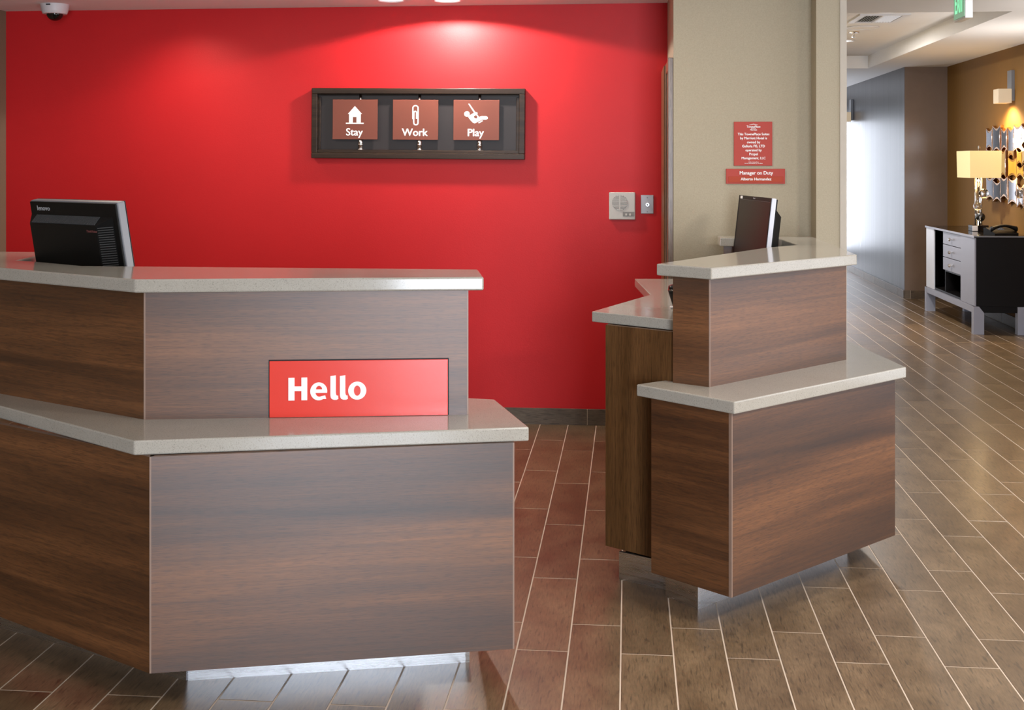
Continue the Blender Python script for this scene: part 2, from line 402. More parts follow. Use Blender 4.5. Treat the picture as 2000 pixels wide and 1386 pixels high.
# door in the side return beside the red wall (seen edge-on)
door = struct('door_1', span(0.2035, 0.222, 6.03, 6.335, 0.0, 1.965, 0.002), M['door_wood'])
for nm, y0, y1, m in (('casing_leg', 5.965, 6.025, 'casing_face'), ('casing_leg', 6.34, 6.40, 'casing_face')):
    obj(nm, span(0.195, 0.222, y0, y1, 0, 2.02, 0.003), M[m], door)
obj('casing_head', span(0.197, 0.222, 6.026, 6.339, 1.965, 2.018, 0.003), M['door_wood'], door)
obj('door_leaf', span(0.187, 0.2035, 6.405, 6.85, 0.0, 2.015, 0.002), M['door_wood'], door)

# ------------------------------------------------------------------ reception desks
def panel(name, p0, p1, z0, z1, mat, parent, th=0.019, edges=(0, 0)):
    """panel whose outer face runs p0->p1 with the room on its right-hand side"""
    Mx = frame2(p0, p1); Mx[2][3] = z0; L = (Vector(p1)-Vector(p0)).length
    o = obj(name, span(0, L, 0, th, 0, z1-z0), mat, parent, Mx)
    for on, a, b in ((edges[0], -0.0005, 0.004), (edges[1], L-0.004, L+0.0005)):
        if on: obj('edge_band', span(a, b, -0.0008, th, 0.0005, z1-z0-0.0005), M['edge'], o, Mx.copy())
    return o
H0 = 0.11
def back_off(p0, p1, d=0.0205):
    v = (Vector(p1)-Vector(p0)).normalized()*d
    return (p0[0]+v.x, p0[1]+v.y)
# ---- left desk
ld = thing('reception_desk', 'large walnut reception desk with grey quartz tops and a red Hello sign', 'reception desk', (-1.30, 3.6, 0))
A = (-1.297, 3.152); Bp = (-0.325, 3.413)
Lf = (A[0]-1.75*math.cos(R(29.5)), A[1]+1.75*math.sin(R(29.5)))
panel('lower_front_panel', A, Bp, H0, 0.70, M['wood'], ld, edges=(1, 1))
panel('lower_side_panel', Lf, A, H0, 0.70, M['wood3'], ld)
panel('lower_end_panel', back_off(Bp, (-0.475, 3.83)), (-0.475, 3.83), H0, 0.70, M['wood3'], ld)
dl = R(34.2); q = (-1.346, 3.162)
far = (q[0]-1.9*math.cos(dl), q[1]+1.9*math.sin(dl))
obj('lower_counter', prism([q, (-0.284, 3.436), (-0.427, 3.83), (-0.60, 3.86), (-1.40, 3.70), (-2.35, 4.23), (-2.75, 4.22), far], 0.70, 0.74, 0.004), M['quartz'], ld)
U0 = (-1.428, 3.428); U1 = (-0.481, 3.588)
ul = (U0[0]-1.35*math.cos(R(28.2)), U0[1]+1.35*math.sin(R(28.2)))
up_ = panel('upper_front_panel', U0, U1, 0.74, 1.117, M['wood2'], ld, edges=(1, 1))
panel('upper_side_panel', ul, U0, 0.74, 1.117, M['wood3'], ld)
panel('upper_end_panel', back_off(U1, (-0.525, 3.80)), (-0.525, 3.80), 0.74, 1.117, M['wood3'], ld)
obj('upper_counter', prism([(-1.447, 3.405), (-0.432, 3.575), (-0.482, 3.833), (-1.809, 3.836), (-2.04, 3.98), (-2.142, 4.027), (-2.205, 4.42),
    (-2.47, 4.42), (-2.75, 4.13)], 1.117, 1.157, 0.005), M['quartz'], ld)
panel('inner_panel', (-2.16, 4.05), (-2.22, 4.40), 0.95, 1.117, M['beige'], ld)
obj('work_surface', prism([(-1.44, 3.50), (-0.66, 3.64), (-0.66, 4.20), (-1.2, 4.55), (-2.15, 4.85), (-2.35, 4.45), (-2.2, 3.98)], 0.912, 0.95, 0.003), M['quartz'], ld)
panel('back_panel', (-0.70, 4.14), (-1.2, 4.45), H0, 0.912, M['wood_v'], ld)
panel('back_panel', (-1.22, 4.46), (-2.1, 4.74), H0, 0.912, M['wood_v'], ld)
panel('work_end_panel', (-0.68, 3.86), (-0.68, 4.12), H0, 0.912, M['wood_v'], ld)
panel('kick_plate', (-1.27, 3.365), (-0.475, 3.571), 0.0, 0.104, M['steel'], ld, 0.012)
panel('kick_plate', (-2.60, 3.945), (-1.275, 3.365), 0.0, 0.104, M['steel'], ld, 0.012)
panel('kick_plate', (-0.475, 3.571), (-0.56, 3.80), 0.0, 0.104, M['steel'], ld, 0.012)
obj('plinth', prism([(-1.25, 3.42), (-0.52, 3.61), (-0.60, 3.83), (-1.3, 3.72), (-2.45, 4.22), (-2.58, 4.0)], 0.0, H0-0.001), M['black_panel'], ld)
# hello sign set into the upper front panel
Us = frame2(U0, U1)
hs = obj('sign_panel', span(0.368, 0.899, -0.006, 0.004, 0.741, 0.909, 0.0008), M['hello_red'], ld, Us.copy())
hs['label'] = 'red panel with the white word Hello'
obj('sign_gap', span(0.365, 0.902, -0.0012, 0.002, 0.741, 0.9125), M['black'], hs, Us.copy())
def hz(pts, s=0.231/522, x0=0.424, z0=0.7915):      # letter drawing units -> metres on the sign
    return [(x0+(x-290)*s, z0+(351-y)*s) for x, y in pts]
HM = Us @ T(0, -0.0068, 0) @ FRONT
Hl = [(290, 351), (290, 198), (331, 198), (331, 256), (377, 256), (377, 197), (416, 197), (416, 350), (377, 350), (377, 288), (331, 288), (331, 351)]
eo = [(549, 302)] + ell(493, 291, 57, 60, -3, -180, 16) + ell(493, 291, 57, 61, 180, 58, 12) + [(543, 343), (536, 319)] + ell(497, 296, 27, 32, 62, 168, 8) + [(474, 302)]
eh = ell(495, 279, 21, 25, 180, 360, 12)
def ell_l(x): return [(x, 190), (x+36, 185), (x+36, 305), (x+39, 318), (x+44, 322), (x+51, 322), (x+53, 344), (x+42, 350), (x+24, 350), (x+9, 344), (x+2, 333), (x, 318)]
oo = ell(751, 290, 61, 61, n=32); oh = ell(751, 290, 23, 35, n=24)
for lps in ([Hl], [eo, eh], [ell_l(571)], [ell_l(635)], [oo, oh]):
    flat_from_loops('letter', [hz(l) for l in lps], M['white'], hs, HM.copy(), 0.0008)

# ---- right desk
rd = thing('reception_desk', 'smaller walnut reception desk by the corridor, seen corner-on, with three quartz levels', 'reception desk', (0.45, 4.6, 0))
P1 = (0.329, 3.881); P2 = (0.992, 4.592); P0 = (0.078, 4.094); P3 = (0.905, 5.25)
panel('lower_side_panel', P0, P1, H0, 0.70, M['wood3'], rd)
panel('lower_front_panel', P1, P2, H0, 0.70, M['wood'], rd, edges=(1, 0))
panel('lower_end_panel', back_off(P2, P3), P3, H0, 0.70, M['wood3'], rd)
obj('lower_counter', prism([(0.336, 3.862), (1.031, 4.585), (0.935, 5.26), (0.72, 5.24), (0.82, 4.76), (0.274, 4.16), (0.18, 4.27), (0.028, 4.137)], 0.70, 0.74, 0.004), M['quartz'], rd)
V1 = (0.274, 4.108); V2 = (0.839, 4.733); V0 = (0.154, 4.182); V3 = (0.842, 5.80)
UT = 1.109
panel('upper_side_panel', V0, V1, 0.74, UT, M['wood2'], rd)
panel('upper_front_panel', V1, V2, 0.74, UT, M['wood2'], rd, edges=(1, 0))
panel('upper_end_panel', back_off(V2, V3), V3, 0.74, UT, M['wood3'], rd)
panel('upper_back_panel', V3, (0.46, 5.80), 0.95, UT, M['wood3'], rd)
obj('upper_counter', prism([(0.277, 4.055), (0.873, 4.70), (0.876, 5.785), (0.428, 5.84), (0.428, 5.692), (0.695, 5.66), (0.721, 5.227), (0.576, 5.057), (0.098, 4.20)], UT, UT+0.04, 0.004), M['quartz'], rd)
panel('inner_panel', (0.715, 5.66), (0.74, 5.24), 0.95, UT, M['beige'], rd)
panel('inner_panel', (0.735, 5.235), (0.59, 5.075), 0.95, UT, M['beige'], rd)
obj('arm_end_panel', span(0.448, 0.70, 5.715, 5.735, 0.95, UT), M['wood3'], rd)
obj('work_surface', prism([(-0.134, 4.446), (0.165, 4.235), (0.40, 4.36), (0.80, 4.82), (0.815, 5.78), (0.031, 5.72), (0.092, 5.04)], 0.912, 0.95, 0.003), M['quartz'], rd)
panel('work_side_panel', (-0.082, 4.366), (0.20, 4.172), H0, 0.912, M['wood_v'], rd)
panel('work_inner_panel', (0.10, 5.10), (-0.075, 4.39), H0, 0.912, M['wood_v'], rd)
panel('back_panel', (0.79, 5.70), (0.12, 5.66), H0, 0.912, M['wood_v'], rd)
panel('kick_plate', (-0.033, 4.334), (0.131, 4.241), 0, 0.10, M['steel'], rd, 0.012)
panel('kick_plate', (0.129, 4.176), (0.233, 4.067), 0, 0.104, M['steel'], rd, 0.012)
panel('kick_plate', (0.233, 4.067), (0.84, 4.72), 0, 0.104, M['steel'], rd, 0.012)
obj('plinth', prism([(-0.01, 4.36), (0.13, 4.26), (0.14, 4.19), (0.235, 4.09), (0.82, 4.72), (0.78, 5.6), (0.14, 5.6)], 0.0, H0-0.001), M['black_panel'], rd)

# ------------------------------------------------------------------ framed word sign on the red wall
FX0, FX1, FZ0, FZ1 = -1.832, -0.588, 1.523, 1.930
sg = thing('framed_sign', 'long dark-framed sign with three rust plates, Stay, Work and Play, on red wall', 'wall sign', ((FX0+FX1)/2, YR, FZ0))
rot = T((FX0+FX1)/2, YR, (FZ0+FZ1)/2) @ Matrix.Rotation(R(0.45), 4, 'Y')
cx_, cz_ = (FX0+FX1)/2, (FZ0+FZ1)/2
hw, hh = (FX1-FX0)/2, (FZ1-FZ0)/2
def sp(name, x0, x1, y0, y1, z0, z1, mat, par, bev=0.0): return obj(name, span(x0, x1, y0, y1, z0, z1, bev), mat, par, rot.copy())
bw = 0.033
sp('frame_rail', -hw, hw, -0.055, 0, hh-bw, hh, M['frame_wood'], sg, 0.003)
sp('frame_rail', -hw, hw, -0.055, 0, -hh, -hh+bw, M['frame_wood'], sg, 0.003)
sp('frame_stile', -hw, -hw+bw, -0.0545, 0, -hh+bw, hh-bw, M['frame_wood'], sg, 0.003)
sp('frame_stile', hw-bw, hw, -0.0545, 0, -hh+bw, hh-bw, M['frame_wood'], sg, 0.003)
iw = bw+0.018
sp('inner_molding', -hw+bw, hw-bw, -0.014, 0, hh-bw-0.008, hh-bw, M['frame_wood'], sg, 0.002)
sp('inner_molding', -hw+bw, hw-bw, -0.042, 0, -hh+bw, -hh+iw, M['frame_wood'], sg, 0.002)
sp('inner_molding', -hw+bw, -hw+iw-0.004, -0.030, 0, -hh+iw, hh-iw, M['frame_wood'], sg, 0.002)
sp('inner_molding', hw-iw, hw-bw, -0.030, 0, -hh+iw, hh-iw, M['frame_wood'], sg, 0.002)
sp('backing', -hw+0.01, hw-0.01, -0.012, 0, -hh+0.01, hh-0.01, M['frame_back'], sg)
def z2(pts, cx, cy, s=0.265/367):     # icon drawing units -> metres about the plate centre
    return [((x-cx)*s, (cy-y)*s) for x, y in pts]
icons = {
 'Stay': (486, 390, [[(484, 282), (543, 346), (533, 346), (533, 415), (498, 415), (498, 370), (468, 370), (468, 415), (437, 415), (437, 346), (427, 346)], [(411, 416), (557, 416), (557, 426), (411, 426)]]),
 'Work': (974, 392, [ribbon([(952, 385), (952, 300)] + [(973.5-21.5*math.cos(R(a)), 300-21*math.sin(R(a))) for a in range(15, 180, 15)] + [(995, 300), (995, 414)] + [(977.5+17.5*math.cos(R(a)), 415+18*math.sin(R(a))) for a in range(15, 180, 15)] + [(960, 414), (960, 338)] + [(971.5-11.5*math.cos(R(a)), 337-12*math.sin(R(a))) for a in range(20, 180, 20)] + [(983, 338), (983, 384)], 9.5)]),
 'Play': (1468, 400, [ell(1393, 352, 22, 22, n=20), [(1402, 271), (1413, 271), (1462, 340), (1452, 346)],
    [(1403, 377), (1412, 366), (1432, 352), (1464, 337), (1476, 340), (1478, 352), (1446, 374), (1456, 386), (1470, 390), (1478, 376), (1468, 362), (1476, 356), (1490, 376), (1512, 369), (1548, 369), (1560, 377), (1561, 388), (1548, 397), (1514, 398), (1482, 414), (1456, 427), (1440, 420), (1424, 404)], [(1483, 421), (1516, 402), (1522, 408), (1489, 427)]]),
}
for nm, xc, xr in (('Stay', -1.5775, -1.548), ('Work', -1.2225, -1.201), ('Play', -0.869, -0.851)):
    x, zc = xc-cx_, 1.749-cz_
    pl = sp('plate', x-0.1325, x+0.1325, -0.040, -0.034, zc-0.1155, zc+0.1155, M['copper_plate'], sg, 0.0008)
    pl['label'] = f'rust brown square plate with the word {nm}'
    icx, icy, lps = icons[nm]
    for k, lp in enumerate(lps):
        flat_from_loops('icon', [z2(lp, icx, icy)], M['white'], pl, rot @ T(x, -0.0404, zc) @ FRONT, 0.0005)
    text('lettering', nm, 0.060, M['white'], pl, rot @ T(x-0.004, -0.0404, zc-0.0745) @ FRONT, bold=0.022, depth=0.0005)
    xr_ = xr-cx_
    def rod(y, r, z0, z1): return cyl(bmesh.new(), (xr_, y, z0), (xr_, y, z1), r, seg=20)
    obj('rod', rod(-0.024, 0.0085, zc+0.08, hh-bw-0.001), M['chrome'], sg, rot.copy(), True)
    lo = obj('rod', rod(-0.018, 0.015, -hh+iw-0.004, zc-0.09), M['chrome'], sg, rot.copy(), True)
    bm = bmesh.new(); zm = (-hh+iw+zc-0.1155)/2
    lathe(bm, [(0.0152, -0.004), (0.0185, -0.003), (0.0185, 0.003), (0.0152, 0.004)], 20, T(xr_, -0.018, zm))
    obj('collar', bm, M['chrome'], lo, rot.copy(), True)
    bm = bmesh.new()
    lathe(bm, [(0.0152, 0), (0.02, 0.001), (0.02, 0.006), (0.0152, 0.007)], 20, T(xr_, -0.018, -hh+iw-0.002))
    obj('collar', bm, M['chrome'], lo, rot.copy(), True)

# ------------------------------------------------------------------ intercom and key switch
ic = thing('wall_intercom', 'off-white square intercom speaker plate with round grille on red wall', 'intercom', (-0.034, YR, 1.176))
obj('body', span(-0.109, 0.040, YR-0.022, YR, 1.177, 1.333, 0.005), M['plate_white'], ic)
gc = (-0.048, 1.274)
gl = obj('grille', cyl(bmesh.new(), (gc[0], YR-0.0222, gc[1]), (gc[0], YR-0.0235, gc[1]), 0.044, seg=40), M['grille_grey'], ic)
for k in range(-5, 6):
    z = k*0.0078; hwid = math.sqrt(max(0.043**2-z*z, 1e-5))
    obj('slat', span(gc[0]-hwid, gc[0]+hwid, YR-0.0262, YR-0.0235, gc[1]+z-0.0022, gc[1]+z+0.0022), M['plate_white'], gl)
obj('center_bar', span(gc[0]-0.0035, gc[0]+0.0035, YR-0.0268, YR-0.0235, gc[1]-0.044, gc[1]+0.044), M['plate_white'], gl)
kp = obj('button_panel', span(-0.031, 0.034, YR-0.0245, YR-0.0222, 1.196, 1.222), M['grille_grey'], ic)
for x in (-0.012, 0.010):
    obj('button', span(x-0.005, x+0.006, YR-0.0275, YR-0.0245, 1.200, 1.212, 0.001), M['plate_white'], kp)
ks = thing('key_switch', 'small brushed steel key switch plate beside the intercom on red wall', 'wall switch', (0.107, YR, 1.211))
obj('plate', span(0.0715, 0.1435, YR-0.006, YR, 1.211, 1.317, 0.002), M['switch_steel'], ks)
kc = obj('key_barrel', cyl(bmesh.new(), (0.109, YR-0.006, 1.262), (0.109, YR-0.014, 1.262), 0.0125, 0.010, 24), M['chrome'], ks)
obj('keyhole', cyl(bmesh.new(), (0.109, YR-0.0135, 1.262), (0.109, YR-0.0146, 1.262), 0.0042, seg=16), M['black'], kc)
for z in (1.302, 1.222):
    obj('screw', cyl(bmesh.new(), (0.108, YR-0.006, z), (0.108, YR-0.0078, z), 0.0032, seg=12), M['rim_grey'], ks)

# ------------------------------------------------------------------ notices on the beige wall
YB = 5.95
nt = thing('notice_plaque', 'upright red ownership notice in white lettering on beige wall', 'notice', (0.6075, YB, 1.485))
npn = obj('plate', span(0.515, 0.700, YB-0.008, YB, 1.486, 1.701, 0.001), M['notice_red'], nt)
WALL = lambda x, z, y=YB-0.0086: T(x, y, z) @ FRONT
for s_, sz, z, b in (('TownePlace', 0.0145, 1.6765, 0.02), ('SUITES BY', 0.006, 1.669, 0.01), ('Marriott', 0.0105, 1.6615, 0.02),
        ('This TownePlace Suites', 0.0172, 1.640, 0.02), ('by Marriott Hotel is', 0.0172, 1.6205, 0.02), ('owned by', 0.0172, 1.601, 0.02), ('Galleria FIS, LTD', 0.0172, 1.5815, 0.02),
        ('operated by', 0.0172, 1.562, 0.02), ('Propel', 0.0172, 1.5425, 0.02), ('Management, LLC', 0.0172, 1.523, 0.02),
        ('Under a license from', 0.0062, 1.504, 0.01), ('Marriott International, Inc. or affiliate', 0.0062, 1.4975, 0.01)):
    text('lettering', s_, sz, M['white'], npn, WALL(0.6095, z), bold=b, xs=0.93)
obj('emblem', prism([(-0.022, 0), (0, 0.005), (0.022, 0), (0.02, -0.001), (0, 0.003), (-0.02, -0.001)], 0, 0.0006), M['white'], npn, T(0.6095, YB-0.0088, 1.6855) @ FRONT)
mn = thing('name_plaque', 'wide red Manager on Duty plaque below the ownership notice on beige wall', 'name plaque', (0.619, YB, 1.398))
mp = obj('plate', span(0.477, 0.761, YB-0.010, YB, 1.398, 1.471, 0.001), M['notice_red'], mn)
text('lettering', 'Manager on Duty', 0.0238, M['white'], mp, WALL(0.622, 1.4505, YB-0.0106), bold=0.018, xs=0.96)
mi = obj('name_insert', span(0.488, 0.752, YB-0.0122, YB-0.009, 1.405, 1.434, 0.0006), M['notice_orange'], mn)
text('lettering', 'Alberto Hernandez', 0.0195, M['white'], mi, WALL(0.621, 1.4205, YB-0.0127), bold=0.018, xs=0.96)

# ------------------------------------------------------------------ monitors (local: x width, -y screen, +y back, z up, tilted)
def monitor(label, loc, rz, tilt, th, rim):
    root = thing('monitor', label, 'monitor', (loc[0], loc[1], 0.95), rz)
    base = T(*loc) @ Matrix.Rotation(rz, 4, 'Z'); Mx = base @ Matrix.Rotation(R(-tilt), 4, 'X')
    w_, h_ = 0.25, 0.33
    obj('bezel', span(-w_, w_, -th, -0.004, 0, h_, 0.004), rim, root, Mx.copy())
    obj('screen', span(-w_+0.012, w_-0.012, -th-0.0012, -th+0.004, 0.014, h_-0.018), M['screen'], root, Mx.copy())
    fr = bmesh.new()
    addspan(fr, -w_, w_, -th-0.002, -th, h_-0.017, h_); addspan(fr, -w_, w_, -th-0.002, -th, 0, 0.013)
    addspan(fr, -w_, -w_+0.012, -th-0.002, -th, 0.013, h_-0.017); addspan(fr, w_-0.012, w_, -th-0.002, -th, 0.013, h_-0.017)
    bz = obj('screen_frame', fr, M['black'], root, Mx.copy())
    bk = obj('back_cover', span(-w_+0.004, w_-0.004, -0.005, 0.003, 0.003, h_-0.003, 0.003), M['black'], root, Mx.copy())
    # bulged housing with a sloped rim
    bm = bmesh.new()
    o0 = [(-0.225, 0.012), (0.2455, 0.012), (0.2455, 0.280), (-0.225, 0.280)]; o1 = [(-0.165, 0.020), (0.216, 0.020), (0.216, 0.254), (-0.165, 0.254)]
    a = [bm.verts.new((x, 0.002, z)) for x, z in o0]; b = [bm.verts.new((x, 0.034, z)) for x, z in o1]
    bm.faces.new(a); bm.faces.new(b)
    for i in range(4): bm.faces.new((a[i], a[(i+1) % 4], b[(i+1) % 4], b[i]))
    hb = obj('housing', bm, M['black'], root, Mx.copy())
    # vent slits: along the sloped top and down the sloped side
    bm = bmesh.new()
    for k in range(54):
        x = -0.155+k*0.0068
        box(bm, (x, 0.0185, 0.2675), (0.0028, 0.004, 0.036), T(0, 0, 0))
        bmesh.ops.rotate(bm, cent=(x, 0.0185, 0.2675), matrix=Matrix.Rotation(R(51), 3, 'X'), verts=bm.verts[-8:])
    obj('top_vent', bm, M['vent_grey'], hb, Mx.copy(), kind='stuff')
    bm = bmesh.new()
    for k in range(27):
        z = 0.030+k*0.0083
        box(bm, (-0.196, 0.0188, z), (0.056, 0.004, 0.0026))
        bmesh.ops.rotate(bm, cent=(-0.196, 0.0188, z), matrix=Matrix.Rotation(R(28), 3, 'Z'), verts=bm.verts[-8:])
    obj('side_vent', bm, M['vent_grey'] if rim is M['rim_grey'] else M['black'], hb, Mx.copy(), kind='stuff')
    cv = bmesh.new(); cyl(cv, (-0.035, 0.034, 0.058), (0.06, 0.034, 0.058), 0.018, seg=20)
    obj('hinge', cv, M['black'], root, Mx.copy(), True)
    for x in (-0.06, -0.09, 0.12):
        obj('port_screw', cyl(bmesh.new(), (x, 0.033, 0.075), (x, 0.0365, 0.075), 0.004, seg=12), M['rim_grey'], hb, Mx.copy())
    drop = loc[2]-0.95
    obj('stand_neck', span(-0.03, 0.055, 0.012, 0.05, -drop+0.012, 0.05), M['black'], root, base.copy())
    bm = bmesh.new(); lathe(bm, [(0, -drop), (0.125, -drop), (0.125, -drop+0.006), (0.11, -drop+0.013), (0, -drop+0.014)], 36, T(0.01, 0.02, 0))
    obj('stand_base', bm, M['black'], root, base.copy(), True)
    return root, bk, hb, bz, Mx
BACK = Matrix(((-1, 0, 0, 0), (0, 0, 1, 0), (0, 1, 0, 0), (0, 0, 0, 1)))
mroot, bk, hb, bz, Mx = monitor('black monitor seen from behind on the desk with the Hello sign', (-1.934, 4.120, 1.038), R(150.9), 10, 0.036, M['rim_grey'])
text('lettering', 'lenovo', 0.025, M['grey_print'], bk, Mx @ T(0.166, 0.0036, 0.303) @ BACK, bold=0.02, xs=1.12)
text('lettering', 'ThinkVision', 0.0125, M['red_print'], hb, Mx @ T(-0.140, 0.0346, 0.234) @ BACK, bold=0.01)
mroot, bk, hb, bz, Mx = monitor('dark monitor screen edge-on with bright silver side, on the smaller desk', (0.552, 5.424, 1.019), R(-79.6), 6.5, 0.026, M['rim_silver'])
obj('sticker', span(-0.222, -0.190, -0.0290, -0.0278, 0.3155, 0.3275), M['white'], bz, Mx.copy())
text('lettering', 'lenovo', 0.011, M['grey_print'], bz, Mx @ T(0.0, -0.0284, 0.322) @ FRONT, bold=0.01)

# small dark device on the work surface, half hidden by the raised counter
dv = thing('desk_device', 'small dark tapered device with a silver band, peeking out beside the raised counter', 'device', (0.183, 4.575, 0.95))
bm = bmesh.new(); lathe(bm, [(0, 0.0), (0.012, 0.0), (0.016, 0.01), (0.030, 0.055), (0.034, 0.068), (0, 0.068)], 28, T(0.183, 4.575, 0.9505))
obj('body', bm, M['black'], dv, smooth=True)
bm = bmesh.new(); lathe(bm, [(0.0335, 0.0685), (0.0335, 0.072), (0, 0.072)], 28, T(0.183, 4.575, 0.9505)); obj('band', bm, M['chrome'], dv)
bm = bmesh.new(); lathe(bm, [(0.032, 0.072), (0.032, 0.082), (0.024, 0.088), (0, 0.089)], 28, T(0.183, 4.575, 0.9505)); obj('cap', bm, M['black_gloss'], dv, smooth=True)
obj('foot', span(0.158, 0.205, 4.555, 4.60, 0.95, 0.956, 0.001), M['white_metal'], dv)

# ------------------------------------------------------------------ ceiling items
sc_ = thing('dome_camera', 'white dome security camera with smoked bubble hanging from the alcove ceiling', 'security camera', (-3.28, 6.60, 2.41))
bm = bmesh.new(); lathe(bm, [(0, 0), (0.079, 0), (0.079, -0.006), (0.072, -0.040), (0.066, -0.055), (0.048, -0.056), (0, -0.05)], 72, T(-3.28, 6.60, 2.41))
hsg = obj('housing', bm, M['dome_white'], sc_)
bm = bmesh.new(); lathe(bm, [(0.046*math.cos(R(a)), -0.054-0.040*math.sin(R(a))) for a in range(0, 90, 10)] + [(0, -0.094)], 36, T(-3.28, 6.60, 2.41))
obj('bubble', bm, M['dome'], sc_, smooth=True)
obj('latch', span(-3.292, -3.268, 6.517, 6.526, 2.398, 2.404), M['black'], hsg)
WW = (-1.0, 6.615)
def downlight(label, x, y, z, r, group=None, lens='lens'):
    t = thing('downlight', label, 'ceiling light', (x, y, z), 0, group)
    bm = bmesh.new(); lathe(bm, [(r*0.78, -0.001), (r, -0.001), (r, -0.006), (r*0.86, -0.010), (r*0.78, -0.004)], 36, T(x, y, z)); obj('trim_ring', bm, M['white_metal'], t)
    bm = bmesh.new(); lathe(bm, [(0, -0.004), (r*0.78, -0.003)], 36, T(x, y, z)); obj('lens', bm, M[lens], t)
    return t
downlight('bright round downlight at the ceiling edge above the framed sign', WW[0], WW[1]-0.02, 2.41, 0.085)
downlight('round downlight left of the bright one over the red wall', -1.31, 6.555, 2.41, 0.085, lens='tray_lens')
# the wall washer's own lamp
light('wall_washer_lamp', 'SPOT', (WW[0], 6.51, 2.39), 72, (1.0, 0.93, 0.86), (0, 0, 0), spot_size=R(158), spot_blend=0.06, shadow_soft_size=0.04)
light('wall_washer_lamp', 'SPOT', (-2.55, 6.45, 2.39), 16, (1.0, 0.86, 0.70), (R(12), 0, 0), spot_size=R(130), spot_blend=0.9, shadow_soft_size=0.05)  # assumed second washer with no fixture, lighting the left part of the wall
downlight('round lit recessed light in the raised ceiling beside the air vent', 2.04, 9.69, 2.70, 0.10, lens='tray_lens')
downlight('round recessed light farthest back in the raised ceiling, past the ceiling speaker', 2.08, 12.02, 2.70, 0.13, lens='tray_lens')
av = thing('air_vent', 'square white louvered air vent in the raised corridor ceiling', 'air vent', (2.06, 10.16, 2.70))
bm = bmesh.new()
for a in ((1.86, 2.26, 9.88, 9.93), (1.86, 2.26, 10.39, 10.44), (1.86, 1.91, 9.93, 10.39), (2.21, 2.26, 9.93, 10.39)): addspan(bm, *a, 2.688, 2.70)
obj('frame', bm, M['white_metal'], av)
obj('backing', span(1.91, 2.21, 9.93, 10.39, 2.697, 2.70), M['vent_grey'], av)
obj('divider', span(2.05, 2.066, 9.93, 10.39, 2.686, 2.697), M['white_metal'], av)
for k in range(6):
    for x0, tl in ((1.922, -35), (2.08, 35)):
        x = x0+k*0.0225
        obj('slat', B((0, 0, 0), (0.016, 0.45, 0.002)), M['white_metal'], av, T(x, 10.16, 2.691) @ Matrix.Rotation(R(tl), 4, 'Y'))
sp_ = thing('ceiling_speaker', 'flat round white ceiling speaker behind the air vent', 'ceiling speaker', (2.06, 10.85, 2.70))
bm = bmesh.new(); lathe(bm, [(0.145, 0), (0.15, -0.004), (0.14, -0.010), (0.125, -0.010), (0.125, -0.004)], 40, T(2.06, 10.85, 2.70)); obj('ring', bm, M['white_metal'], sp_)
bm = bmesh.new(); lathe(bm, [(0, -0.007), (0.126, -0.006)], 40, T(2.06, 10.85, 2.70)); obj('grille', bm, M['ceiling'], sp_)
sk = thing('fire_sprinkler', 'small pendent fire sprinkler in the raised ceiling behind the ceiling speaker', 'sprinkler', (2.06, 11.25, 2.70))
bm = bmesh.new(); lathe(bm, [(0, 0), (0.05, 0), (0.045, -0.008), (0.012, -0.01), (0.012, -0.03), (0, -0.03)], 20, T(2.06, 11.25, 2.70)); obj('escutcheon', bm, M['chrome'], sk)
bm = bmesh.new(); lathe(bm, [(0, -0.045), (0.02, -0.045), (0.02, -0.048), (0, -0.05)], 16, T(2.06, 11.25, 2.70)); cyl(bm, (2.06, 11.25, 2.655), (2.06, 11.25, 2.672), 0.004, seg=8); obj('deflector', bm, M['chrome'], sk)

ex = thing('exit_sign', 'green lit EXIT sign hanging from the lobby ceiling', 'exit sign', (1.89, 7.015, 2.56))
obj('canopy', span(1.86, 1.925, 6.95, 7.08, 2.535, 2.56, 0.002), M['white_metal'], ex)
exb = obj('housing', span(1.872, 1.914, 6.90, 7.13, 2.31, 2.537, 0.003), M['white_metal'], ex)
exf = obj('face', span(1.8685, 1.8725, 6.908, 7.122, 2.322, 2.528), M['exit_face'], ex)
SIDE = Matrix(((0, 0, -1, 0), (-1, 0, 0, 0), (0, 1, 0, 0), (0, 0, 0, 1)))     # local XY on a wall facing -X
text('lettering', 'EXIT', 0.165, M['exit_green'], exf, T(1.868, 7.015, 2.402) @ SIDE, bold=0.012, xs=0.50, depth=0.0006)

# ------------------------------------------------------------------ console table with lamp, telephone, wall mirror
CX = 3.02
cn = thing('console_cabinet', 'black console cabinet with silver doors and legs against the ochre wall', 'cabinet', (3.25, 11.68, 0))
Y0, Y1 = 10.83, 12.54
obj('side_panel', span(CX+0.012, XG-0.03, Y0, Y0+0.02, 0.245, 0.845), M['black_panel'], cn)
obj('side_panel', span(CX+0.012, XG-0.03, Y1-0.02, Y1, 0.245, 0.845), M['black_panel'], cn)
obj('back_panel', span(XG-0.05, XG-0.03, Y0+0.02, Y1-0.02, 0.245, 0.845), M['black_panel'], cn)
obj('bottom_panel', span(CX+0.012, XG-0.05, Y0+0.02, Y1-0.02, 0.245, 0.265), M['black_panel'], cn)
tp = obj('top', span(CX-0.008, XG-0.02, Y0-0.008, Y1+0.008, 0.845, 0.862, 0.002), M['black_gloss'], cn)
obj('edge_trim', span(CX-0.012, CX-0.008, Y0-0.01, Y1+0.01, 0.844, 0.863), M['silver'], tp)
obj('edge_trim', span(CX-0.008, XG-0.02, Y0-0.013, Y0-0.0085, 0.850, 0.862), M['rim_grey'], tp)
obj('sliding_door', span(CX-0.002, CX+0.012, 12.24, Y1, 0.245, 0.843, 0.002), M['rim_silver'], cn)  # paler than the near door: daylight brightness put into its colour
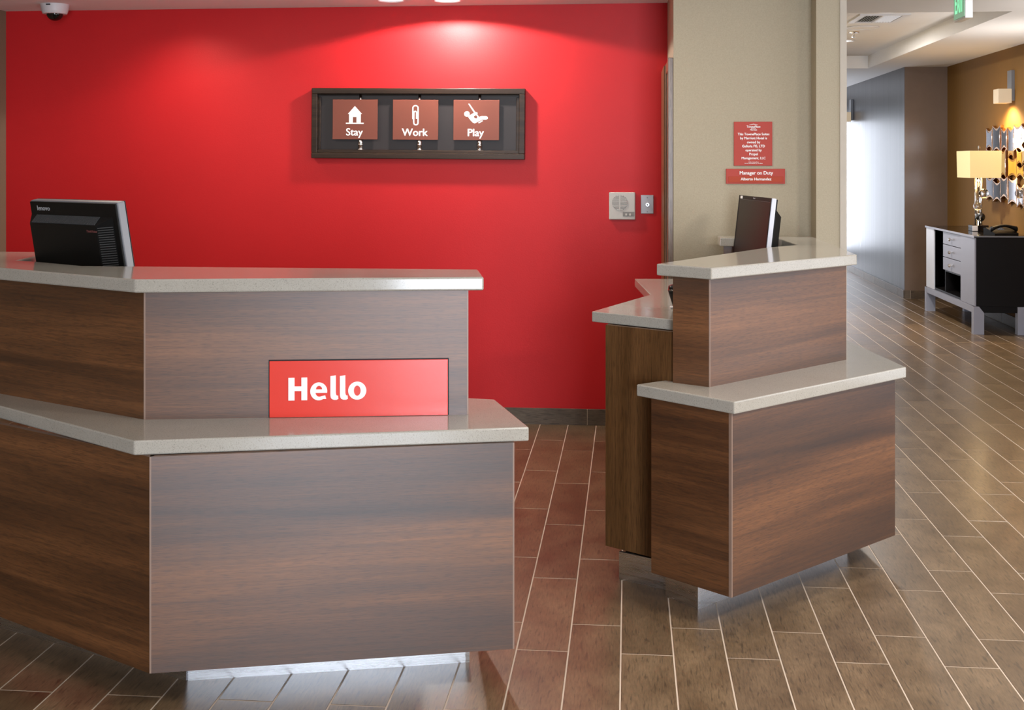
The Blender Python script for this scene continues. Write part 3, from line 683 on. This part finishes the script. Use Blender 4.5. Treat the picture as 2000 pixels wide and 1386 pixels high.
dr_ = obj('sliding_door', span(CX-0.002, CX+0.012, Y0, 11.275, 0.245, 0.843, 0.002), M['silver'], cn)
obj('partition', span(CX+0.03, XG-0.06, 11.92, 11.935, 0.265, 0.845), M['black_panel'], cn)
obj('partition', span(CX+0.03, XG-0.06, 11.262, 11.274, 0.265, 0.845), M['black_panel'], cn)
obj('inner_shelf', span(CX+0.03, XG-0.06, 11.29, 11.92, 0.455, 0.467), M['black_panel'], cn)
for z0, z1 in ((0.722, 0.838), (0.600, 0.716), (0.475, 0.594)):
    d = obj('drawer', span(CX+0.006, CX+0.30, 11.285, 11.918, z0, z1, 0.002), M['silver'], cn)
    kb = bmesh.new(); zc = (z0+z1)/2
    cyl(kb, (CX+0.006, 11.60, zc), (CX-0.012, 11.60, zc), 0.006, seg=12); cyl(kb, (CX-0.012, 11.60, zc), (CX-0.028, 11.60, zc), 0.017, 0.013, 16)
    obj('knob', kb, M['chrome'], d)
# frame: rail and four legs with mitred shoulders
obj('front_rail', span(CX-0.01, CX+0.03, Y0+0.0, Y1+0.02, 0.188, 0.243), M['silver'], cn)
obj('back_rail', span(XG-0.08, XG-0.04, Y0, Y1+0.02, 0.188, 0.243), M['silver'], cn)
obj('end_rail', span(CX+0.03, XG-0.08, Y0+0.01, Y0+0.05, 0.188, 0.243), M['black_panel'], cn)
for x0 in (CX-0.012, XG-0.12):
    for y in (Y0-0.01, Y1-0.05):
        bm = bmesh.new()
        pr_ = [(x0, 0), (x0+0.088, 0), (x0+0.088, 0.188), (x0+0.045, 0.243), (x0, 0.243)]
        a = [bm.verts.new((x, y, z)) for x, z in pr_]; b = [bm.verts.new((x, y+0.07, z)) for x, z in pr_]
        bm.faces.new(a); bm.faces.new(b)
        for i in range(5): bm.faces.new((a[i], a[(i+1) % 5], b[(i+1) % 5], b[i]))
        obj('leg', bm, M['silver'], cn)

LX, LY = 3.27, 11.60
lp = thing('table_lamp', 'lit table lamp with rectangular cream shade and crystal balls on the console cabinet', 'lamp', (LX, LY, 0.862))
obj('base', span(LX-0.075, LX+0.07, LY-0.075, LY+0.075, 0.862, 0.918, 0.004), M['black_gloss'], lp)
obj('base_end', span(LX-0.079, LX-0.03, LY-0.079, LY-0.074, 0.866, 0.914, 0.001), M['rim_silver'], lp)
for dx in (-0.028, 0.024):
    obj('rod', cyl(bmesh.new(), (LX+dx, LY, 0.918), (LX+dx, LY, 1.385), 0.009, seg=16), M['chrome'], lp, smooth=True)
obj('rod', cyl(bmesh.new(), (LX, LY+0.02, 0.918), (LX, LY+0.02, 1.375), 0.022, seg=20), M['glass'], lp, smooth=True)
for dx, z, r in ((0.035, 1.215, 0.046), (-0.020, 1.095, 0.040), (0.004, 0.995, 0.043)):
    bm = bmesh.new(); bmesh.ops.create_uvsphere(bm, u_segments=24, v_segments=14, radius=r, matrix=T(LX+dx, LY-0.04, z)); obj('crystal_ball', bm, M['glass'], lp, smooth=True)
obj('socket', cyl(bmesh.new(), (LX, LY, 1.372), (LX, LY, 1.41), 0.05, 0.03, 20), M['chrome'], lp)
bm = bmesh.new(); bmesh.ops.create_uvsphere(bm, u_segments=16, v_segments=10, radius=0.03, matrix=T(LX, LY, 1.46)); obj('bulb', bm, M['lens'], lp, smooth=True)
bm = bmesh.new()
hx, hy, zb, zt = 0.142, 0.225, 1.362, 1.612
oA = [(-hx*0.97, -hy*0.97), (hx*0.97, -hy*0.97), (hx*0.97, hy*0.97), (-hx*0.97, hy*0.97)]; oB = [(-hx, -hy), (hx, -hy), (hx, hy), (-hx, hy)]
def ring_(k, z, pts): return [bm.verts.new((LX+x*k, LY+y*k, z)) for x, y in pts]
r0, r1, r2, r3 = ring_(1, zb, oA), ring_(1, zt, oB), ring_(0.985, zt, oB), ring_(0.985, zb, oA)
for a, b in ((r0, r1), (r1, r2), (r2, r3), (r3, r0)):
    for i in range(4): bm.faces.new((a[i], a[(i+1) % 4], b[(i+1) % 4], b[i]))
obj('shade', bm, M['shade'], lp)
bm = bmesh.new(); cyl(bm, (LX, LY, 1.46), (LX, LY, 1.635), 0.004, seg=10); cyl(bm, (LX, LY, 1.635), (LX, LY, 1.66), 0.014, 0.010, 14); obj('finial', bm, M['chrome'], lp)
light('table_lamp_bulb', 'POINT', (LX, LY, 1.66), 5, (1.0, 0.66, 0.30), shadow_soft_size=0.06)
light('table_lamp_bulb', 'POINT', (LX, LY, 1.33), 3, (1.0, 0.70, 0.36), shadow_soft_size=0.05)

ph = thing('telephone', 'black desk telephone on the near end of the console cabinet', 'telephone', (3.30, 11.03, 0.862), R(12))
pm = wm(ph)
bm = bmesh.new()
pr_ = [(-0.10, 0), (0.10, 0), (0.10, 0.055), (0.06, 0.06), (-0.10, 0.018)]
a = [bm.verts.new((-0.11, x, z)) for x, z in pr_]; b = [bm.verts.new((0.11, x, z)) for x, z in pr_]
bm.faces.new(a); bm.faces.new(b)
for i in range(5): bm.faces.new((a[i], a[(i+1) % 5], b[(i+1) % 5], b[i]))
obj('body', bm, M['black'], ph, pm.copy())
bm = bmesh.new(); rings = []
for i in range(17):
    t = i/16; f_ = (-0.12+0.235*t, -0.055, 0.052+0.030*math.sin(math.pi*t)); e = abs(t-0.5)*2
    ry, rz_ = 0.019+0.008*e**3, 0.013+0.012*e**3
    rings.append([bm.verts.new((f_[0], f_[1]+ry*math.cos(2*math.pi*k/14), f_[2]+rz_*math.sin(2*math.pi*k/14))) for k in range(14)])
for a, b in zip(rings, rings[1:]):
    for k in range(14): bm.faces.new((a[k], a[(k+1) % 14], b[(k+1) % 14], b[k]))
bm.faces.new(rings[0]); bm.faces.new(rings[-1])
obj('handset', bm, M['black'], ph, pm.copy(), True)
bm = bmesh.new()
for i in range(3):
    for j in range(4): addspan(bm, -0.03+i*0.022, -0.014+i*0.022, -0.01+j*0.02, 0.003+j*0.02, 0.035+j*0.008, 0.047+j*0.008)
obj('keypad', bm, M['rim_grey'], ph, pm.copy())

wmirr = thing('wall_mirror', 'cluster of scalloped mirror strips with copper rims on the ochre wall', 'wall art', (XG, 11.45, 1.1))
pieces = [(11.876,12.061,1.640,1.824,0),(11.618,11.836,1.617,1.841,0),(11.405,11.559,1.628,1.810,0),(11.232,11.389,1.556,1.815,0),(10.995,11.212,1.617,1.835,0),(10.826,10.983,1.670,1.828,0),
 (11.139,11.389,1.373,1.544,1),(10.983,11.130,1.486,1.612,1),(10.938,11.120,1.375,1.474,1),(11.836,12.061,1.156,1.362,0),(11.601,11.824,1.144,1.324,0),(11.389,11.587,1.176,1.367,0),
 (11.145,11.383,1.133,1.357,0),(10.949,11.118,1.115,1.297,0),(10.826,10.972,1.487,1.640,0),(10.80,10.93,1.30,1.47,0),(11.45,11.60,1.375,1.62,0),(11.62,11.82,1.34,1.605,0),(10.80,10.94,1.12,1.29,0),(11.85,12.05,1.375,1.63,0)]
def scallop(y0, y1, z0, z1, grow):
    pts = []; n = 8; d = 0.032
    y0 -= grow; y1 += grow; z0 -= grow; z1 += grow
    for i in range(n+1):
        t = i/n; pts.append((y0+(y1-y0)*t, z0+d*math.sin(math.pi*t)))
    for i in range(1, 6):
        t = i/6; pts.append((y1-0.010*math.sin(math.pi*t), z0+(z1-z0)*t))
    for i in range(n+1):
        t = 1-i/n; pts.append((y0+(y1-y0)*t, z1-d*math.sin(math.pi*t)))
    for i in range(1, 6):
        t = 1-i/6; pts.append((y0+0.010*math.sin(math.pi*t), z0+(z1-z0)*t))
    return pts
def plate_x(pts, x0, x1):
    bm = bmesh.new()
    a = [bm.verts.new((x0, y, z)) for y, z in pts]; b = [bm.verts.new((x1, y, z)) for y, z in pts]; n = len(pts)
    bm.faces.new(a); bm.faces.new(b)
    for i in range(n): bm.faces.new((a[i], a[(i+1) % n], b[(i+1) % n], b[i]))
    return bm
for k, (y0, y1, z0, z1, am) in enumerate(pieces):
    off = 0.004*(k % 3)
    rm = obj('copper_rim', plate_x(scallop(y0, y1, z0, z1, 0.014), XG-0.028-off, XG-0.001), M['copper_rim'], wmirr)
    obj('mirror_strip', plate_x(scallop(y0, y1, z0, z1, -0.004), XG-0.0305-off, XG-0.027-off), M['mirror_lamp_reflection' if am else 'mirror'], rm)

def sconce(label, wx_, y, z, power, hl):
    t = thing('wall_sconce', label, 'wall light', (wx_, y, z))
    obj('back_plate', span(wx_-0.03, wx_, y-0.06, y+0.06, z+0.02, z+0.30, 0.002), M['rim_grey'], t)
    g = obj('glass_cube', span(wx_-0.15, wx_-0.03, y-0.075, y+0.075, z, z+0.13, 0.004), M['sconce_glass'], t)
    obj('cap', span(wx_-0.09, wx_-0.05, y-0.025, y+0.025, z+0.04, z+0.09), M['white_metal'], g)
    light('sconce_lamp', 'SPOT', (wx_-0.17, y, z-0.02), power, (1.0, 0.66, 0.30), (0, R(-20), 0), spot_size=R(140), spot_blend=0.7, shadow_soft_size=0.04)
    return t
sconce('cube glass wall sconce glowing above the scalloped mirror', XG, 11.35, 2.045, 60, 0)
sconce('small wall sconce on the dark striated corridor wall', 3.04, 16.7, 2.06, 4, 0)

# ------------------------------------------------------------------ floor tiles: laid one by one, the 300 showing largest are parts of the floor
TW, TLn, GX, GAP = 0.1602, 0.6435, -0.343, 0.0046
def tile_bm(x0, x1, y0, y1, bm=None):
    bm = bm or bmesh.new(); b = 0.0008; z0, z1 = -0.003, 0.0
    o = [(x0, y0), (x1, y0), (x1, y1), (x0, y1)]; i_ = [(x0+b, y0+b), (x1-b, y0+b), (x1-b, y1-b), (x0+b, y1-b)]
    A_ = [bm.verts.new((x, y, z0)) for x, y in o]; B_ = [bm.verts.new((x, y, z1-b*0.6)) for x, y in o]; C_ = [bm.verts.new((x, y, z1)) for x, y in i_]
    bm.faces.new(C_)
    for p, q_ in ((A_, B_), (B_, C_)):
        for k in range(4): bm.faces.new((p[k], p[(k+1) % 4], q_[(k+1) % 4], q_[k]))
    return bm
cells = []
for k in range(-22, 25):
    xa = GX+k*TW
    if xa+TW < XL or xa > XG: continue
    y = (3.68 if k % 2 == 0 else 3.90)-TLn*12
    while y < 20.0:
        cells.append((max(xa, XL)+GAP/2, min(xa+TW, XG)-GAP/2, max(y, -4.0)+GAP/2, y+TLn-GAP/2)); y += TLn
bpy.context.view_layer.update()
dg = bpy.context.evaluated_depsgraph_get()
org = Vector(cam.location); th = math.atan(227/2340)
Fv = Vector((-math.sin(th), math.cos(th), 0)); Rv = Vector((math.cos(th), math.sin(th), 0))
def seen(c):
    x0, x1, y0, y1 = c; hit = 0
    if y1 < 2.2: return 0
    for u in (0.1, 0.5, 0.9):
        for v in (0.1, 0.5, 0.9):
            p = Vector((x0+(x1-x0)*u, y0+(y1-y0)*v, 0.0)); dd = p-org; dep = dd.dot(Fv)
            if dep < 0.3: continue
            px = 1000+2340*dd.dot(Rv)/dep; py = 318+2340*1.5/dep
            if px < -5 or px > 2005 or py > 1392: continue
            L = dd.length; ok, loc_, *_ = sc.ray_cast(dg, org, dd/L, distance=L+0.1)
            if not ok or (loc_-org).length > L-0.02: hit += 1/dep**3
    return hit
rank = sorted(((seen(c), c) for c in cells), key=lambda t: -t[0])
full = {}
far_bm = bmesh.new()
for i, (s_, c) in enumerate(rank):
    x0, x1, y0, y1 = c
    if s_ > 0 and i < 300:
        key = (round(x1-x0, 4), round(y1-y0, 4))
        if key not in full:
            bm = tile_bm(-key[0]/2, key[0]/2, -key[1]/2, key[1]/2); me = bpy.data.meshes.new('tile'); bmesh.ops.recalc_face_normals(bm, faces=bm.faces); bm.to_mesh(me); bm.free(); me.materials.append(M['tile']); full[key] = me
        put(bpy.data.objects.new('tile', full[key]), floor, T((x0+x1)/2, (y0+y1)/2, 0))
    else: tile_bm(x0, x1, y0, y1, far_bm)
ft = obj('tile_field', far_bm, M['tile_far'], floor, kind='stuff')
print('tiles seen', sum(1 for s_, c in rank if s_ > 0), 'of', len(cells))
